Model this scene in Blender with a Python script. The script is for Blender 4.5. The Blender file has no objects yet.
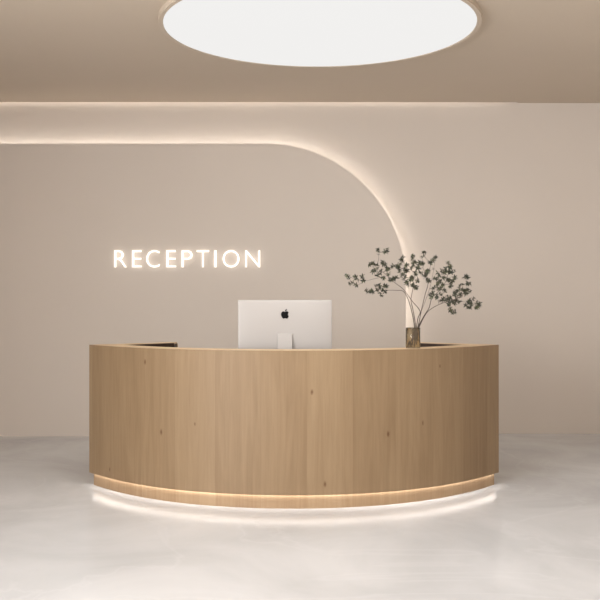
import bpy, bmesh, math, random
from mathutils import Vector, Matrix
random.seed(7)
S = bpy.context.scene
C = S.collection
PI = math.pi
F = 950.0            # focal length in pixels of the 600 px frame
EYE = 1.385
CEIL = 3.425
WALL = 9.84          # distance of the back wall

# ------------------------------------------------------------------ helpers
def obj(name, bm, m, parent=None, smooth=False):
    me = bpy.data.meshes.new(name)
    bmesh.ops.recalc_face_normals(bm, faces=bm.faces[:])
    bm.to_mesh(me); bm.free()
    if smooth:
        for p in me.polygons: p.use_smooth = True
    o = bpy.data.objects.new(name, me); C.objects.link(o)
    if m: me.materials.append(m)
    if parent: o.parent = parent
    return o
def thing(name, label, cat, loc=(0, 0, 0), rz=0, group=None):
    o = bpy.data.objects.new(name, None); C.objects.link(o)
    o.location = loc; o.rotation_euler = (0, 0, rz); o.empty_display_size = .1
    o['label'] = label; o['category'] = cat
    if group: o['group'] = group
    return o
def struct(name, bm, m, label=None, parent=None):
    o = obj(name, bm, m, parent)
    if not parent:
        o['kind'] = 'structure'
        o['label'] = label; o['category'] = name.split('_')[0]
    return o
def add_box(bm, x0, x1, y0, y1, z0, z1):
    v = [bm.verts.new((x, y, z)) for x in (x0, x1) for y in (y0, y1) for z in (z0, z1)]
    for f in ((0,1,3,2),(4,6,7,5),(0,4,5,1),(2,3,7,6),(0,2,6,4),(1,5,7,3)):
        bm.faces.new([v[i] for i in f])
def bx(*a):
    bm = bmesh.new(); add_box(bm, *a); return bm
def strip_solid(A, B, z0, z1, uv=True):
    """solid between two plan polylines of equal length"""
    bm = bmesh.new(); L = bm.loops.layers.uv.new('UVMap')
    n = len(A); s = [0.0]
    for i in range(1, n): s.append(s[-1] + (Vector(A[i]) - Vector(A[i-1])).length)
    mid = s[-1] / 2
    a0 = [bm.verts.new((p[0], p[1], z0)) for p in A]; a1 = [bm.verts.new((p[0], p[1], z1)) for p in A]
    b0 = [bm.verts.new((p[0], p[1], z0)) for p in B]; b1 = [bm.verts.new((p[0], p[1], z1)) for p in B]
    def face(vs, uvs):
        f = bm.faces.new(vs)
        for l, q in zip(f.loops, uvs): l[L].uv = q
    for i in range(n - 1):
        u, w = s[i] - mid, s[i+1] - mid
        face([a0[i], a0[i+1], a1[i+1], a1[i]], [(u, z0), (w, z0), (w, z1), (u, z1)])
        face([b0[i+1], b0[i], b1[i], b1[i+1]], [(w, z0), (u, z0), (u, z1), (w, z1)])
        face([a1[i], a1[i+1], b1[i+1], b1[i]], [(u, z1), (w, z1), (w, z1+.2), (u, z1+.2)])
        face([a0[i+1], a0[i], b0[i], b0[i+1]], [(w, z0), (u, z0), (u, z0-.2), (w, z0-.2)])
    for i in (0, n - 1):
        face([a0[i], a1[i], b1[i], b0[i]], [(s[i]-mid, z0), (s[i]-mid, z1), (s[i]-mid+.05, z1), (s[i]-mid+.05, z0)])
    return bm
def add_lathe(bm, prof, seg=48, c=(0, 0)):
    rings = []
    for r, z in prof:
        if r < 1e-6: rings.append([bm.verts.new((c[0], c[1], z))])
        else: rings.append([bm.verts.new((c[0]+r*math.cos(2*PI*k/seg), c[1]+r*math.sin(2*PI*k/seg), z)) for k in range(seg)])
    for a, b in zip(rings, rings[1:]):
        for k in range(seg):
            j = (k+1) % seg
            if len(a) == 1 and len(b) == 1: continue
            if len(a) == 1: bm.faces.new((a[0], b[k], b[j]))
            elif len(b) == 1: bm.faces.new((a[k], a[j], b[0]))
            else: bm.faces.new((a[k], a[j], b[j], b[k]))
def prism(pts, y0, y1, bm=None):
    """closed outline in the XZ plane extruded along Y"""
    bm = bm or bmesh.new()
    a = [bm.verts.new((x, y0, z)) for x, z in pts]; b = [bm.verts.new((x, y1, z)) for x, z in pts]
    n = len(pts)
    fa = bm.faces.new(a); fb = bm.faces.new(b[::-1])
    for i in range(n):
        j = (i+1) % n
        bm.faces.new((a[i], b[i], b[j], a[j]))
    bmesh.ops.triangulate(bm, faces=[fa, fb])
    return bm
def bevel(o, w, seg=3):
    m = o.modifiers.new('bevel', 'BEVEL'); m.width = w; m.segments = seg; m.limit_method = 'ANGLE'
def catmull(P, n=6):
    out = []
    Q = [P[0] + (P[0]-P[1])] + P + [P[-1] + (P[-1]-P[-2])]
    for i in range(1, len(Q)-2):
        p0, p1, p2, p3 = Q[i-1], Q[i], Q[i+1], Q[i+2]
        for k in range(n):
            t = k/n
            out.append(.5*((2*p1) + (p2-p0)*t + (2*p0-5*p1+4*p2-p3)*t*t + (3*p1-p0-3*p2+p3)*t**3))
    out.append(P[-1].copy()); return out
def add_tube(bm, P, r0, r1, seg=7):
    n = len(P); prev = None; up = Vector((.31, .77, .13)).normalized()
    for i, p in enumerate(P):
        d = (P[min(i+1, n-1)] - P[max(i-1, 0)]).normalized()
        a = d.cross(up).normalized(); b = d.cross(a)
        r = r0 + (r1-r0)*i/(n-1)
        ring = [bm.verts.new(p + r*(math.cos(2*PI*k/seg)*a + math.sin(2*PI*k/seg)*b)) for k in range(seg)]
        if prev:
            for k in range(seg): bm.faces.new((prev[k], prev[(k+1)%seg], ring[(k+1)%seg], ring[k]))
        else: bm.faces.new(ring[::-1])
        prev = ring
    bm.faces.new(prev)

# ------------------------------------------------------------------ materials
def lin(r, g, b):
    f = lambda c: (c/255/12.92) if c <= 10 else ((c/255+.055)/1.055)**2.4
    return (f(r), f(g), f(b), 1)
class Mat:
    def __init__(s, name):
        s.m = bpy.data.materials.new(name); s.m.use_nodes = True
        s.nt = s.m.node_tree; s.b = s.nt.nodes['Principled BSDF']
    def n(s, t, **k):
        x = s.nt.nodes.new(t)
        for a, v in k.items():
            if hasattr(x, a): setattr(x, a, v)
        return x
    def l(s, a, b): s.nt.links.new(a, b)
    def math(s, op, a, b=None, clamp=False):
        x = s.n('ShaderNodeMath'); x.operation = op; x.use_clamp = clamp
        for i, v in enumerate((a, b)):
            if v is None: continue
            if isinstance(v, (int, float)): x.inputs[i].default_value = v
            else: s.l(v, x.inputs[i])
        return x.outputs[0]
    def mix(s, fac, a, b, blend='MIX'):
        x = s.n('ShaderNodeMix'); x.data_type = 'RGBA'; x.blend_type = blend
        for i, v in ((0, fac), (6, a), (7, b)):
            if isinstance(v, (int, float, tuple)): x.inputs[i].default_value = v
            else: s.l(v, x.inputs[i])
        return x.outputs[2]
def plain(name, col, rough=.5, metal=0, spec=.5):
    M = Mat(name); M.b.inputs['Base Color'].default_value = col
    M.b.inputs['Roughness'].default_value = rough; M.b.inputs['Metallic'].default_value = metal
    M.b.inputs['Specular IOR Level'].default_value = spec
    return M.m
def emit(name, col, strength):
    M = Mat(name); M.b.inputs['Base Color'].default_value = (.8, .8, .8, 1)
    M.b.inputs['Emission Color'].default_value = col; M.b.inputs['Emission Strength'].default_value = strength
    return M.m
def plaster(name, col):
    M = Mat(name); M.b.inputs['Roughness'].default_value = .75; M.b.inputs['Specular IOR Level'].default_value = .2
    tc = M.n('ShaderNodeTexCoord'); nz = M.n('ShaderNodeTexNoise')
    nz.inputs['Scale'].default_value = 1.3; nz.inputs['Detail'].default_value = 5
    M.l(tc.outputs['Object'], nz.inputs['Vector'])
    d = tuple(c*.95 for c in col[:3]) + (1,)
    M.l(M.mix(nz.outputs['Fac'], d, col), M.b.inputs['Base Color'])
    n2 = M.n('ShaderNodeTexNoise'); n2.inputs['Scale'].default_value = 180
    M.l(tc.outputs['Object'], n2.inputs['Vector'])
    bp = M.n('ShaderNodeBump'); bp.inputs['Strength'].default_value = .04; bp.inputs['Distance'].default_value = .002
    M.l(n2.outputs['Fac'], bp.inputs['Height']); M.l(bp.outputs['Normal'], M.b.inputs['Normal'])
    return M.m
def marble(name):
    M = Mat(name)
    tc = M.n('ShaderNodeTexCoord')
    def noise(sc, det, dist=0, rough=.5):
        nz = M.n('ShaderNodeTexNoise'); nz.inputs['Scale'].default_value = sc; nz.inputs['Detail'].default_value = det
        nz.inputs['Distortion'].default_value = dist; nz.inputs['Roughness'].default_value = rough
        M.l(tc.outputs['Object'], nz.inputs['Vector']); return nz.outputs['Fac']
    r = M.n('ShaderNodeValToRGB'); M.l(noise(.9, 7, .6, .55), r.inputs[0])
    r.color_ramp.elements[0].position = .33; r.color_ramp.elements[0].color = FLOOR_D
    r.color_ramp.elements[1].position = .62; r.color_ramp.elements[1].color = FLOOR_L
    c = r.outputs[0]
    v = noise(.55, 5, 1.6, .5)
    vein = M.math('SUBTRACT', 1, M.math('MULTIPLY', M.math('ABSOLUTE', M.math('SUBTRACT', v, .5)), 60), clamp=True)
    c = M.mix(M.math('MULTIPLY', vein, .16), c, FLOOR_V)
    s = noise(3.5, 8, .3, .6)
    c = M.mix(M.math('MULTIPLY', s, .25), c, FLOOR_L)
    M.l(c, M.b.inputs['Base Color'])
    M.l(M.math('ADD', M.math('MULTIPLY', noise(2, 4), .08), .15), M.b.inputs['Roughness'])
    M.b.inputs['IOR'].default_value = 1.36
    return M.m
def wood(name, light, dark, knots=(), rough=.5, plank=.31, contrast=1.0):
    M = Mat(name); M.b.inputs['Roughness'].default_value = rough; M.b.inputs['Specular IOR Level'].default_value = .3
    tc = M.n('ShaderNodeTexCoord'); sp = M.n('ShaderNodeSeparateXYZ'); M.l(tc.outputs['UV'], sp.inputs[0])
    u, v = sp.outputs[0], sp.outputs[1]
    # one random number per veneer leaf
    pn = M.math('FLOOR', M.math('DIVIDE', M.math('ADD', u, 20.06), plank))
    wn = M.n('ShaderNodeTexWhiteNoise'); wn.noise_dimensions = '1D'; M.l(pn, wn.inputs['W'])
    rnd = wn.outputs['Value']
    def grain(su, sv, det, dist=0.):
        cb = M.n('ShaderNodeCombineXYZ'); M.l(M.math('MULTIPLY', u, su), cb.inputs[0])
        M.l(M.math('MULTIPLY', v, sv), cb.inputs[1]); M.l(M.math('MULTIPLY', rnd, 9), cb.inputs[2])
        nz = M.n('ShaderNodeTexNoise'); nz.inputs['Scale'].default_value = 1; nz.inputs['Detail'].default_value = det
        nz.inputs['Distortion'].default_value = dist
        M.l(cb.outputs[0], nz.inputs['Vector']); return nz.outputs['Fac']
    g = M.math('ADD', M.math('MULTIPLY', grain(11, .9, 4, 1.2), .62), M.math('MULTIPLY', grain(55, 2.2, 5, .8), .38))
    t = M.math('ADD', M.math('MULTIPLY', M.math('SUBTRACT', g, .5), 1.35*contrast), .5)
    t = M.math('ADD', t, M.math('MULTIPLY', M.math('SUBTRACT', rnd, .5), .24*contrast), clamp=True)
    c = M.mix(t, dark, light)
    # thin darker seam where two leaves meet
    fr = M.math('FRACT', M.math('DIVIDE', M.math('ADD', u, 20.06), plank))
    seam = M.math('SUBTRACT', 1, M.math('MULTIPLY', fr, 90), clamp=True)
    c = M.mix(M.math('MULTIPLY', seam, .45), c, dark)
    # fine flecks
    fl = grain(120, 9, 2)
    c = M.mix(M.math('MULTIPLY', M.math('SUBTRACT', fl, .62), 1.2, clamp=True), c, dark)
    if knots:
        wob = grain(30, 30, 2)
        tot = None
        for (ku, kv, kr) in knots:
            du = M.math('DIVIDE', M.math('SUBTRACT', u, ku), kr); dv = M.math('DIVIDE', M.math('SUBTRACT', v, kv), kr*2.1)
            d = M.math('SQRT', M.math('ADD', M.math('MULTIPLY', du, du), M.math('MULTIPLY', dv, dv)))
            k = M.math('SUBTRACT', M.math('ADD', .75, M.math('MULTIPLY', wob, 1.1)), d, clamp=True)
            tot = k if tot is None else M.math('MAXIMUM', tot, k)
        c = M.mix(M.math('MULTIPLY', tot, .85), c, lin(92, 62, 38))
    M.l(c, M.b.inputs['Base Color'])
    return M.m

WALLC = lin(214, 203, 192)
FLOOR_D = lin(184, 185, 187); FLOOR_L = lin(206, 207, 209); FLOOR_V = lin(222, 223, 225)
m_wall = plaster('warm_plaster', WALLC)
m_ceil = plaster('ceiling_plaster', lin(211, 197, 180))
m_floor = marble('polished_stone')

# ------------------------------------------------------------------ camera
cam = bpy.data.cameras.new('camera'); cam.sensor_width = 36; cam.lens = F/600*36
co = bpy.data.objects.new('camera', cam); C.objects.link(co)
co.location = (0, 0, EYE); co.rotation_euler = (PI/2, 0, 0); S.camera = co
def at(px, py, d): return Vector(((px-300)*d/F, d, EYE-(py-300)*d/F))

# ------------------------------------------------------------------ room
XL, XR, YF = -4.2, 4.2, -4.0
struct('floor', bx(XL-.1, XR+.1, YF-.1, WALL+.1, -.1, 0), m_floor, 'pale grey polished stone floor with faint clouding')
TOP = CEIL+.20
struct('wall_back', bx(XL-.1, XR+.1, WALL, WALL+.12, 0, TOP), m_wall, 'warm beige plaster back wall behind the desk')
# ceiling with a narrow light slot along the back wall
bm = bmesh.new()
SLOT = 2.25
add_box(bm, XL, XR, YF, WALL-.045, CEIL, TOP)
add_box(bm, SLOT, XR, WALL-.045, WALL, CEIL, TOP)
add_box(bm, XL, SLOT, WALL-.045, WALL, TOP-.02, TOP+.06)
struct('ceiling', bm, m_ceil, 'beige plaster ceiling with a lit slot along the back')
struct('wall_right', bx(XR, XR+.12, YF, WALL, 0, TOP), m_wall, 'beige plaster wall on the right')
# left wall with a tall window opening, front wall (behind the viewer) with a wide one; both openings added to bring in light
bm = bmesh.new()
LW = (-3.4, 2.6, .5, 3.1)
add_box(bm, XL-.12, XL, YF, LW[0], 0, TOP); add_box(bm, XL-.12, XL, LW[1], WALL, 0, TOP)
add_box(bm, XL-.12, XL, LW[0], LW[1], 0, LW[2]); add_box(bm, XL-.12, XL, LW[0], LW[1], LW[3], TOP)
struct('wall_left', bm, m_wall, 'beige plaster wall on the left with added tall window opening')
bm = bmesh.new()
FW = (-3.6, 3.0, .3, 3.1)
add_box(bm, XL-.12, FW[0], YF-.12, YF, 0, TOP); add_box(bm, FW[1], XR+.12, YF-.12, YF, 0, TOP)
add_box(bm, FW[0], FW[1], YF-.12, YF, 0, FW[2]); add_box(bm, FW[0], FW[1], YF-.12, YF, FW[3], TOP)
struct('wall_front', bm, m_wall, 'beige plaster wall behind the viewer with added wide window opening')
m_alu = plain('window_frame_paint', lin(225, 222, 216), .4)
bm = bmesh.new()
for k in range(5):
    x = FW[0] + (FW[1]-FW[0]-.06)*k/4; add_box(bm, x, x+.06, YF-.10, YF-.04, FW[2], FW[3])
add_box(bm, FW[0], FW[1], YF-.10, YF-.04, FW[2], FW[2]+.06); add_box(bm, FW[0], FW[1], YF-.10, YF-.04, FW[3]-.06, FW[3])
struct('window_added_1', bm, m_alu, 'wide window frame added behind the viewer, out of view')  # unseen window, added as a setting for the front fill light
bm = bmesh.new()
for k in range(5):
    y = LW[0] + (LW[1]-LW[0]-.06)*k/4; add_box(bm, XL-.10, XL-.04, y, y+.06, LW[2], LW[3])
add_box(bm, XL-.10, XL-.04, LW[0], LW[1], LW[2], LW[2]+.06); add_box(bm, XL-.10, XL-.04, LW[0], LW[1], LW[3]-.06, LW[3])
struct('window_added_2', bm, m_alu, 'tall window frame added in the left wall, out of view')  # unseen window, added so the left side gets more light

def area(name, loc, rot, sx, sy, power, col):
    l = bpy.data.lights.new(name, 'AREA'); l.shape = 'RECTANGLE'; l.size = sx; l.size_y = sy
    l.energy = power; l.color = col
    o = bpy.data.objects.new(name, l); C.objects.link(o); o.location = loc; o.rotation_euler = rot
    return o
area('added_fill_front', ((FW[0]+FW[1])/2, YF-.15, (FW[2]+FW[3])/2), (PI/2, 0, 0), FW[1]-FW[0], FW[3]-FW[2], 105, (.97, .98, 1))  # fill light added in the front opening
area('added_fill_left', (XL-.15, (LW[0]+LW[1])/2, (LW[2]+LW[3])/2), (0, -PI/2, 0), LW[3]-LW[2], LW[1]-LW[0], 880, (.97, .98, 1))  # stronger fill light added in the left opening
w = bpy.data.worlds.new('world'); S.world = w; w.use_nodes = True
w.node_tree.nodes['Background'].inputs[0].default_value = (.9, .95, 1, 1)
w.node_tree.nodes['Background'].inputs[1].default_value = .6

# ------------------------------------------------------------------ arched panel on the back wall
PF, PB = 9.66, 9.695
k = PF/F
px1, pz1, pr = 106*k, EYE+156.5*k, 141*k
def arch(inset):
    r = pr-inset
    pts = []
    for i in range(41):
        a = PI/2 - PI/2*i/40
        pts.append((px1-pr+r*math.cos(a), pz1-pr+r*math.sin(a)))
    return pts
out = [(XL, 0), (XL, pz1)] + arch(0) + [(px1, 0)]
struct('trim_1', prism(out, PF, PB), m_wall, 'raised beige panel with one big rounded corner, lit from behind')
core = [(XL, 0), (XL, pz1-.09)] + arch(.09) + [(px1-.09, 0)]
o = prism(core, PB, WALL-.001); struct('trim_2', o, m_wall, 'hidden backing that holds the raised panel off the wall')
m_led = emit('arch_led', (1, .965, .92, 1), 13.0)
def ribbon(pts_in, pts_out, y0, y1):
    bm = bmesh.new(); n = len(pts_in); R = []
    for (a, b) in zip(pts_in, pts_out):
        R.append([bm.verts.new((a[0], y0, a[1])), bm.verts.new((b[0], y0, b[1])), bm.verts.new((b[0], y1, b[1])), bm.verts.new((a[0], y1, a[1]))])
    for p, q in zip(R, R[1:]):
        for j in range(4): bm.faces.new((p[j], p[(j+1)%4], q[(j+1)%4], q[j]))
    bm.faces.new(R[0]); bm.faces.new(R[-1][::-1]); return bm
def path(ins): return [(XL+.02, pz1-ins)] + arch(ins) + [(px1-ins, .02)]
o = obj('light_strip', ribbon(path(.036), path(.016), 9.735, 9.738), m_led)
o['label'] = 'warm white light strip tucked behind the arched panel edge'; o['category'] = 'light strip'
obj('light_block_plate', ribbon(path(.038), path(.0155), 9.727, 9.7349), plain('block_plate_aluminium', lin(190, 186, 180), .5), o)  # unseen plate added to block the strip's forward light
m_cove = emit('cove_led', (1, .93, .84, 1), 5.0)
o = obj('light_strip', prism([(XL+.05, CEIL+.012), (2.15, CEIL+.0165), (2.15, CEIL+.0175), (.8, CEIL+.022), (XL+.05, CEIL+.022)], WALL-.044, WALL-.040), m_cove)
o['label'] = 'warm white light strip in the slot where ceiling meets back wall'; o['category'] = 'light strip'

# ------------------------------------------------------------------ round ceiling lamp
LD, LR = 7.017, 1.144
lamp = thing('ceiling_lamp', 'large round white ceiling light with slim beige rim', 'ceiling light', (.144, LD, CEIL+.016))
bm = bmesh.new()
add_lathe(bm, [(LR+.036, 0), (LR+.036, -.048), (LR+.034, -.054), (LR+.004, -.054), (LR, -.050), (LR, -.038), (LR-.02, -.036), (LR-.02, 0), (LR+.036, 0)], 128)
obj('lamp_rim', bm, plain('lamp_rim_paint', lin(205, 190, 172), .45), lamp)
bm = bmesh.new()
add_lathe(bm, [(0, -.050), (LR-.001, -.050), (LR-.001, -.040), (0, -.040)], 128)
m_diff = emit('diffuser', (1, .99, .975, 1), .87)
m_diff.node_tree.nodes['Principled BSDF'].inputs['Base Color'].default_value = (.02, .02, .02, 1)
m_diff.node_tree.nodes['Principled BSDF'].inputs['Specular IOR Level'].default_value = 0
obj('diffuser', bm, m_diff, lamp)
# unseen copy of the lamp, added over the foreground as fill
fill_lamp = lamp.copy(); C.objects.link(fill_lamp); fill_lamp.location = (.144, 4.9, CEIL+.016)
fill_lamp['label'] = 'added unseen copy of the round ceiling light, brightening the foreground'
for ch in list(lamp.children):
    c = ch.copy(); C.objects.link(c); c.parent = fill_lamp
for L_ in (lamp, fill_lamp): L_['group'] = 'round ceiling lights'
l = bpy.data.lights.new('added_fill_disc', 'AREA'); l.shape = 'DISK'; l.size = 2.2; l.energy = 62; l.color = (1, .985, .97)  # fill disc added below the copied lamp, out of view
o = bpy.data.objects.new('added_fill_disc', l); C.objects.link(o); o.location = (.144, 4.9, CEIL-.06)

# ------------------------------------------------------------------ reception desk
DC = 6.277; U = DC/F; DX = -.045
def s_of(x):
    X2 = (abs(x)/U)**2; return (1.94e-6 + 1.03e-11*X2)*X2*DC
HW = 1.535
def front(off, hw=HW, n=64):
    pts = []
    for i in range(n+1):
        x = -hw + 2*hw*i/n; e = 1e-3
        t = Vector((2*e, s_of(x+e)-s_of(x-e))).normalized(); nrm = Vector((-t.y, t.x))
        pts.append(Vector((x, s_of(x))) + nrm*off)
    return pts
def fr_clip(off, xm, n=64):
    """inner offset curve limited to |x| <= xm"""
    hi = HW
    for _ in range(30):
        P = front(off, hi, 2)[-1]
        hi += (xm-P.x)*.6
    return front(off, hi, n)
desk = thing('reception_desk', 'curved light oak reception desk with glowing recessed base', 'desk', (DX, DC, 0))
H = 1.05; ZB = .093
knots = []
def knot(px, py, r):
    # find the point on the front curve seen at this pixel
    best = min((abs((x+DX)/(DC+s_of(x)) - (px-300)/F), x) for x in [i*.002-1.53 for i in range(1531)])[1]
    L = 0; n = 200
    for i in range(n):
        a = best*i/n; b = best*(i+1)/n
        L += math.hypot(b-a, s_of(b)-s_of(a))
    knots.append((math.copysign(L, best), EYE-(py-300)*(DC+s_of(best))/F, r*1.4))
for a in ((312, 392, .006), (195, 424, .004), (161, 432, .007), (388, 434, .007), (325, 484, .007), (423, 423, .005), (109.5, 469.5, .006), (145, 362, .006), (440, 366, .004)): knot(*a)
OAK_L, OAK_D = lin(154, 131, 102), lin(118, 94, 68)
m_oak = wood('oak_veneer', OAK_L, OAK_D, knots, contrast=.85)
m_oak2 = wood('oak_plinth', lin(168, 143, 113), lin(136, 109, 81))
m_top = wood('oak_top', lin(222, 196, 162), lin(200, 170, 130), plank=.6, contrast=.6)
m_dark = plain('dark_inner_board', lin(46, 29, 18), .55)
m_strip = emit('plinth_led', (1, .965, .93, 1), 12.5)
obj('front_panel', strip_solid(front(0), front(.012), ZB, H), m_oak, desk)
# arms: outline of each return
OE, IE = Vector((.94, 1.33)), Vector((.94, 1.14))
OC = Vector((HW, s_of(HW))); IC = Vector((1.335, .775))
inn = fr_clip(.205, 1.335)
def mir(v, s): return Vector((v.x*s, v.y))
outer = [mir(OE, -1)] + front(.012) + [OE]
inner = [mir(IE, -1)] + inn + [IE]
obj('countertop', strip_solid(outer, inner, H-.012, H), m_top, desk)
for s in (-1, 1):
    d = (OE-OC).normalized(); nn = Vector((d.y, -d.x)); nn = nn if nn.dot(IC-OC) > 0 else -nn
    a = [mir(OC, s), mir(OE, s)]; b = [mir(OC+nn*.012+d*.006, s), mir(OE+nn*.012, s)]
    obj('side_panel', strip_solid(a, b, ZB, H-.0125), m_oak, desk)
    # end panel closing the return, and the dark inner board below its top
    e = [mir(OE+Vector((0, -.012)), s), mir(IE+Vector((0, .012)), s)]; f = [v+Vector((s*.014, 0)) for v in e]
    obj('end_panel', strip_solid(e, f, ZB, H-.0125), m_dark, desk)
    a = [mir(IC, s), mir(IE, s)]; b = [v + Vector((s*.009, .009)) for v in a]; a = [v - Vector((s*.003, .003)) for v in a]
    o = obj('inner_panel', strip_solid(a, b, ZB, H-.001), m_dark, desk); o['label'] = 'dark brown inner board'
P0, P1 = front(.028, HW-.004), front(.05, HW-.004)
cor = OC+Vector((-.028, .004))
obj('plinth', strip_solid([mir(OE+Vector((0, -.04)), -1)] + front(.028, HW-.012) + [OE+Vector((0, -.04))],
                          [mir(OE+Vector((0, -.08)), -1)] + front(.055, HW-.02) + [OE+Vector((0, -.08))], 0, ZB+.012), m_oak2, desk)
obj('light_strip', strip_solid(front(.0125, HW-.006), front(.0265, HW-.012), .0922, .100), m_strip, desk)
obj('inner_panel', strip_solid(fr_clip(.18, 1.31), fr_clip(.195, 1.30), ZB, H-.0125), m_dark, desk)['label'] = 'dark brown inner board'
WT = .835
wi = fr_clip(.20, 1.29); wo = []
for p in wi: wo.append(Vector((p.x*.80, p.y+.02 + .42*max(0, 1-(abs(p.x)/1.27)**3))))
obj('worktop', strip_solid(wi, wo, WT-.03, WT), m_top, desk)
for s in (-1, 0, 1):
    x = s*.72; y = s_of(x)+.24
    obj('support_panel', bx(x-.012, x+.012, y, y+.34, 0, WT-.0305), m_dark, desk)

# ------------------------------------------------------------------ desktop computer, seen from behind
MD = 6.80; mk = MD/F
mx0, mx1 = -62*mk, 32*mk
mcx = (mx0+mx1)/2
comp = thing('desktop_computer', 'silver-white all-in-one desktop computer on the desk, seen from behind', 'computer', (mcx, MD+.02, WT))
hw = (mx1-mx0)/2; zt = EYE-WT; zb = zt-.445
M = Mat('pale_aluminium'); M.b.inputs['Base Color'].default_value = lin(170, 165, 161); M.b.inputs['Roughness'].default_value = .38
M.b.inputs['Metallic'].default_value = 0; M.b.inputs['Specular IOR Level'].default_value = .3; m_alum = M.m
# body: gently bulging back towards the viewer
bm = bmesh.new()
N1, N2 = 24, 16
def back_y(u, v): return -.022 - .016*(1-u**4)*(1-v**4)
G = [[bm.verts.new((hw*(2*i/N1-1), back_y(2*i/N1-1, 2*j/N2-1), zb+(zt-zb)*j/N2)) for j in range(N2+1)] for i in range(N1+1)]
K = [[bm.verts.new((hw*(2*i/N1-1), -.012, zb+(zt-zb)*j/N2)) for j in range(N2+1)] for i in range(N1+1)]
for i in range(N1):
    for j in range(N2):
        bm.faces.new((G[i][j], G[i+1][j], G[i+1][j+1], G[i][j+1])); bm.faces.new((K[i][j], K[i][j+1], K[i+1][j+1], K[i+1][j]))
for i in range(N1):
    for j in (0, N2): bm.faces.new((G[i][j], K[i][j], K[i+1][j], G[i+1][j]))
for j in range(N2):
    for i in (0, N1): bm.faces.new((G[i][j], G[i][j+1], K[i][j+1], K[i][j]))
o = obj('housing', bm, m_alum, comp, True); bevel(o, .003)
o = obj('screen', bx(-hw+.001, hw-.001, -.012, -.004, zb+.001, zt-.001), plain('black_glass', (.01, .01, .012, 1), .15), comp)
# stand: hinge neck and foot
sw = .052; zs = 1.385-33*mk-WT
prof = [(-.036, zs), (-.050, zs-.01), (-.115, .02), (-.125, .006), (-.125, 0), (.065, 0), (.065, .006), (-.108, .010), (-.045, zs-.07), (-.036, zs-.06)]
bm = bmesh.new()
a = [bm.verts.new((-sw, y, z)) for y, z in prof]; b = [bm.verts.new((sw, y, z)) for y, z in prof]
fs = [bm.faces.new(a), bm.faces.new(b[::-1])]
for i in range(len(prof)):
    j = (i+1) % len(prof); bm.faces.new((a[i], b[i], b[j], a[j]))
bmesh.ops.triangulate(bm, faces=fs)
o = obj('stand', bm, m_alum, comp); bevel(o, .002, 2)
# emblem
def bez(start, rel):
    P = []; x, y = start
    for q in rel:
        (a, b, c, d, e, f) = q
        for t in [i/8 for i in range(8)]:
            u = 1-t
            P.append((x*u**3 + 3*u*u*t*(x+a) + 3*u*t*t*(x+c) + t**3*(x+e), y*u**3 + 3*u*u*t*(y+b) + 3*u*t*t*(y+d) + t**3*(y+f)))
        x += e; y += f
    return P
body = bez((12.152, 6.896), [(-.948,0,-2.415,-1.078,-3.96,-1.04),(-2.04,.027,-3.91,1.183,-4.961,3.014),(-2.117,3.675,-.546,9.103,1.519,12.09),
    (1.013,1.454,2.208,3.09,3.792,3.039),(1.52,-.065,2.09,-.987,3.935,-.987),(1.831,0,2.35,.987,3.96,.948),(1.637,-.026,2.676,-1.48,3.676,-2.948),
    (1.156,-1.688,1.636,-3.325,1.662,-3.415),(-.039,-.013,-3.182,-1.221,-3.22,-4.857),(-.026,-3.04,2.48,-4.494,2.597,-4.559),
    (-1.429,-2.09,-3.623,-2.324,-4.39,-2.376),(-2,-.156,-3.675,1.09,-4.61,1.09)])
leafp = bez((15.53, 3.83), [(.843,-1.012,1.4,-2.427,1.245,-3.83),(-1.207,.052,-2.662,.805,-3.532,1.818),(-.78,.896,-1.454,2.338,-1.273,3.714),(1.338,.104,2.715,-.688,3.559,-1.701)])
ls = .068/24; lz = EYE-13.8*mk-WT
bm = bmesh.new()
for shp in (body, leafp): prism([((x-12)*ls, lz-(y-12)*ls) for x, y in shp], -.0405, -.036, bm)
o = obj('emblem', bm, plain('black_gloss', (.004, .004, .004, 1), .6, 0, .1), comp); o['label'] = 'black bitten-fruit emblem'
o.location.x = at(285, 0, MD).x - mcx

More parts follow.
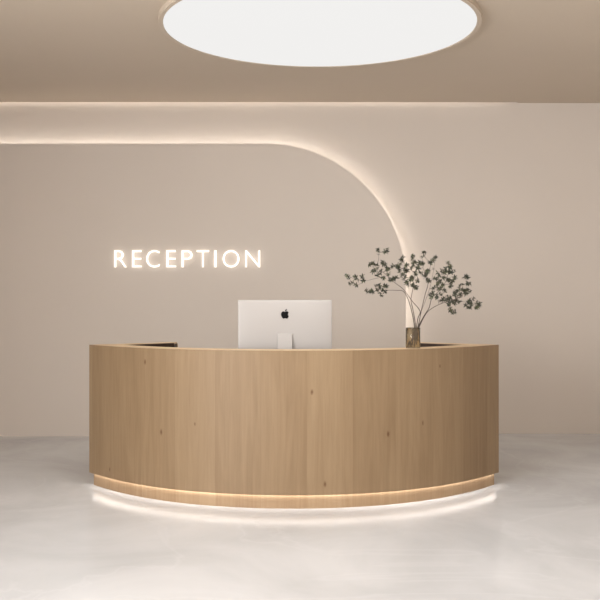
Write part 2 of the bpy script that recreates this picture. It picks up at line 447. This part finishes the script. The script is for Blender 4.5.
# ------------------------------------------------------------------ illuminated sign
sign = thing('reception_sign', 'glowing white capital letters spelling RECEPTION on the wall panel', 'sign', (0, PF, 0))
m_face = emit('letter_face', (1, .95, .88, 1), 1.0)
m_halo = emit('letter_halo', (1, .92, .82, 1), 1.8)
LXY = [('R', 50, 93), ('E', 113, 147), ('C', 163, 210), ('E', 234, 268), ('P', 288, 326), ('T', 341, 385), ('I', 403.5, 411), ('O', 433, 492), ('N', 513, 565)]
dg = bpy.context.evaluated_depsgraph_get()
LP = PF-.03
for ch, a, b in LXY:
    cu = bpy.data.curves.new('t', 'FONT'); cu.body = ch; cu.size = 1; cu.extrude = .0; cu.offset = -.014; cu.resolution_u = 6
    to = bpy.data.objects.new('t', cu); C.objects.link(to)
    bpy.context.view_layer.update()
    me = bpy.data.meshes.new_from_object(to.evaluated_get(bpy.context.evaluated_depsgraph_get()))
    bpy.data.objects.remove(to); bpy.data.curves.remove(cu)
    bm = bmesh.new(); bm.from_mesh(me); bpy.data.meshes.remove(me)
    xs = [v.co.x for v in bm.verts]; ys = [v.co.y for v in bm.verts]
    x0, x1, y0, y1 = min(xs), max(xs), min(ys), max(ys)
    kk = LP/F
    X0, X1 = (100+a/3.53-300)*kk, (100+b/3.53-300)*kk
    Z1, Z0 = EYE+(300-250.4)*kk, EYE+(300-267.2)*kk
    if ch in 'CO': Z1 += .002; Z0 -= .002
    for v in bm.verts:
        v.co = Vector((X0+(v.co.x-x0)/(x1-x0)*(X1-X0), 0, Z0+(v.co.y-y0)/(y1-y0)*(Z1-Z0)))
    bmesh.ops.remove_doubles(bm, verts=bm.verts, dist=1e-5)
    r = bmesh.ops.extrude_face_region(bm, geom=bm.faces[:])
    for g in r['geom']:
        if isinstance(g, bmesh.types.BMVert): g.co.y -= .018
    bmesh.ops.translate(bm, verts=bm.verts, vec=(0, -.012, 0))
    bmesh.ops.recalc_face_normals(bm, faces=bm.faces[:])
    o = obj('letter', bm, m_face, sign); o['label'] = 'glowing letter ' + ch
    o.data.materials.append(m_halo)
    for p in o.data.polygons:
        if p.normal.y > .5: p.material_index = 1

# ------------------------------------------------------------------ glass vase and branches
xv = 413.0
VD = DC + s_of(.80) + .14
vx = (xv-300)*VD/F
vase = thing('glass_vase', 'small cylindrical amber-tinted glass vase holding leafy branches on the desk', 'vase', (vx, VD, H))
VH = EYE-27.6*VD/F-H; VR = .051
M = Mat('tinted_glass'); M.b.inputs['Base Color'].default_value = (.80, .70, .53, 1); M.b.inputs['Roughness'].default_value = .05
M.b.inputs['Transmission Weight'].default_value = .96; M.b.inputs['IOR'].default_value = 1.3; m_glass = M.m
bm = bmesh.new()
add_lathe(bm, [(0, 0), (VR-.003, 0), (VR, .003), (VR, VH-.002), (VR-.002, VH), (VR-.004, VH-.002), (VR-.004, .012), (VR-.008, .009), (0, .009)], 48)
obj('vessel', bm, m_glass, vase, True)
M = Mat('water'); M.b.inputs['Base Color'].default_value = (.95, .93, .85, 1); M.b.inputs['Roughness'].default_value = 0
M.b.inputs['Transmission Weight'].default_value = 1; M.b.inputs['IOR'].default_value = 1.33
bm = bmesh.new(); add_lathe(bm, [(0, .0095), (VR-.009, .0095), (VR-.0045, .013), (VR-.0045, .046), (0, .046)], 48)
obj('water', bm, M.m, vase, True)

m_bark = plain('bark', lin(66, 53, 44), .8)
M = Mat('leaf'); g = M.n('ShaderNodeNewGeometry')
r = M.n('ShaderNodeValToRGB'); M.l(g.outputs['Random Per Island'], r.inputs[0])
r.color_ramp.elements[0].color = lin(32, 34, 22); r.color_ramp.elements[1].color = lin(98, 100, 70)
e = r.color_ramp.elements.new(.6); e.color = lin(46, 50, 33)
M.l(r.outputs[0], M.b.inputs['Base Color']); M.b.inputs['Roughness'].default_value = .5
m_leaf = M.m
def z4(x, y): return (340+x/4, 240+y/4)
Q = 1
branches = [
 # label, stem pixels (with depth offset), second shoots, leaf tips in 4x zoom pixels
 ('leafy branch arching furthest left out of the glass vase', [(415.5,345,.0),(416.5,328,.0),(418,318,-.01),(420,311,-.02),(412,301,-.05),(403.5,289.5,-.08),(394,282,-.10),(383,272,-.12)],
  [(155,50),(188,47),(140,100),(170,95),(190,115),(130,125),(165,125),(150,140),(190,140),(175,152),(208,160),(35,150),(50,170),(70,182),(90,145),(75,160),(100,165),(120,98),(205,110),(150,115),(182,100),(60,148)], .045),
 ('low leafy twig running level to the left from the glass vase', [(411,346,.01),(414.5,328,.02),(410,305,.05),(404,292,.07),(396,290.3,.09),(384,290.3,.11)],
  [(125,205),(145,185),(160,212),(160,190),(112,208),(172,200),(150,200),(185,185)], .03),
 ('thin upright leafy branch in the middle of the glass vase', [(412,346,-.01),(415.5,328,-.01),(413,310,.0),(411,300,.02),(413,287,.03),(413,272,.04)],
  [(245,78),(232,110),(240,130),(225,150),(290,70),(270,100),(300,90),(318,97),(270,125),(260,150),(282,160),(300,130),(310,155),(290,180),(305,190),(275,185),(232,104),(258,115),(286,112),(295,150),(270,165),(288,82),(248,140)], .05),
 ('upright leafy branch leaning slightly right in the glass vase', [(409.5,346.5,.02),(417.5,328,.01),(421,312,.0),(425,295,-.02),(428,282,-.04),(423,268,-.06)],
  [(335,55),(332,66),(375,75),(360,90),(350,125),(340,145),(355,165),(330,95),(372,82),(345,130),(325,130),(312,110)], .045),
 ('leafy branch rising to the upper right of the glass vase', [(414,346,-.015),(418,328,-.02),(424,316,-.03),(429,308,-.05),(432,298,-.08),(439,291,-.10),(446,281,-.12),(449,268,-.14)],
  [(435,100),(410,130),(445,130),(425,120),(385,155),(400,165),(430,160),(460,155),(380,190),(400,190),(440,175),(370,212),(385,222),(420,205),(365,228),(438,110),(395,140),(415,150),(390,178),(412,180),(450,165)], .05),
 ('lowest leafy branch bending furthest right from the glass vase', [(409,347,.0),(413,340,.0),(419,327.5,.01),(424,317,.02),(429,310.5,.04),(438,305,.06),(449,301,.08),(462,297,.11)],
  [(505,150),(485,180),(510,175),(510,200),(470,205),(495,205),(480,220),(400,215),(430,225),(450,240),(410,240),(440,270),(455,280),(430,255),(465,240),(510,250),(530,240),(555,262),(515,268),(500,215),(455,215),(545,262),(520,255),(440,235),(470,230),(425,242),(460,255),(488,195),(445,283),(505,262),(508,145),(402,245)], .05),
]
def add_leaf(bm, p, d, nrm, L, W):
    side = d.cross(nrm).normalized(); nrm = side.cross(d).normalized()
    rows = [(0, .06), (.28, .75), (.55, 1), (.8, .62), (1, .04)]
    V = []
    for t, ww in rows:
        c = p + d*L*t - nrm*L*.18*t*t
        V.append((bm.verts.new(c + side*W*ww + nrm*W*.35*ww), bm.verts.new(c), bm.verts.new(c - side*W*ww + nrm*W*.35*ww)))
    for a, b in zip(V, V[1:]):
        bm.faces.new((a[0], b[0], b[1], a[1])); bm.faces.new((a[1], b[1], b[2], a[2]))
for lab, st, tips, spread in branches:
    root = thing('leafy_branch', lab, 'branch', (vx, VD, H), 0, None)
    O = Vector((vx, VD, H))
    P = [at(x, y, VD+dz) - O for x, y, dz in st]
    # keep the cut end inside the vase
    for i in (0, 1):
        q = P[i]
        rr = math.hypot(q.x, q.y); lim = VR-.012
        if q.z < VH and rr > lim: q.x *= lim/rr; q.y *= lim/rr
        q.z = max(q.z, .016)
    path_ = catmull(P, 6)
    sb = bmesh.new(); add_tube(sb, path_, .0034, .0013, 7)
    fb = bmesh.new()
    placed = [(p, None) for p in path_[12:]]
    pts = []
    for (tx, ty) in tips:
        px, py = z4(tx, ty)
        # depth follows the nearest part of the stem, spread out either way
        guess = min(path_[12:], key=lambda p: (p + O - at(px, py, (p+O).y)).length)
        d = guess.y + VD + random.uniform(-1, 1)*spread*1.6
        pts.append(at(px, py, d) - O)
        for _ in range(random.choice((1, 1, 2))):
            pts.append(at(px + random.uniform(-2.6, 2.6), py + random.uniform(-2.4, 2.4), d + random.uniform(-.05, .05)) - O)
    pts.sort(key=lambda p: min((p-q).length for q in path_[12:]))
    nodes = [p for p in path_[12:]]
    for p in pts:
        cand = [q for q in nodes if q.z < p.z + .03] or nodes
        q = min(cand, key=lambda q: (q-p).length + .3*max(0, q.z-p.z))
        if (q-p).length < .004: q = nodes[0]
        mid = q.lerp(p, .5) + Vector((random.uniform(-1, 1), random.uniform(-1, 1), random.uniform(-.3, .2)))*.12*(p-q).length
        tw = catmull([q, mid, p], 4); add_tube(sb, tw, .0014, .0007, 5)
        nodes += tw[3:]
        ax = (p-mid).normalized()
        # a rosette of leaves at the tip and a pair lower down
        def rosette(c, n, sc):
            a0 = random.uniform(0, 2*PI)
            u = ax.cross(Vector((.2, .9, .3))).normalized(); w_ = ax.cross(u)
            for k in range(n):
                a = a0 + 2*PI*k/n + random.uniform(-.3, .3)
                out_ = (u*math.cos(a) + w_*math.sin(a))
                dd = (out_*random.uniform(.6, 1.1) + ax*random.uniform(.1, .9)).normalized()
                L = random.uniform(.017, .026)*sc
                add_leaf(fb, c, dd, (ax*1.0 + Vector((0, 0, .4)) - out_*.4).normalized(), L, L*.18)
        rosette(p, random.choice((5, 6, 7)), 1)
        if random.random() < .8: rosette(mid.lerp(p, .6), 4, .85)
    obj('stem', sb, m_bark, root, True)
    o = obj('foliage', fb, m_leaf, root)

S.view_settings.view_transform = 'Standard'; S.view_settings.look = 'None'
S.view_settings.exposure = 0.0; S.view_settings.gamma = 1.0; S.view_settings.use_curve_mapping = False
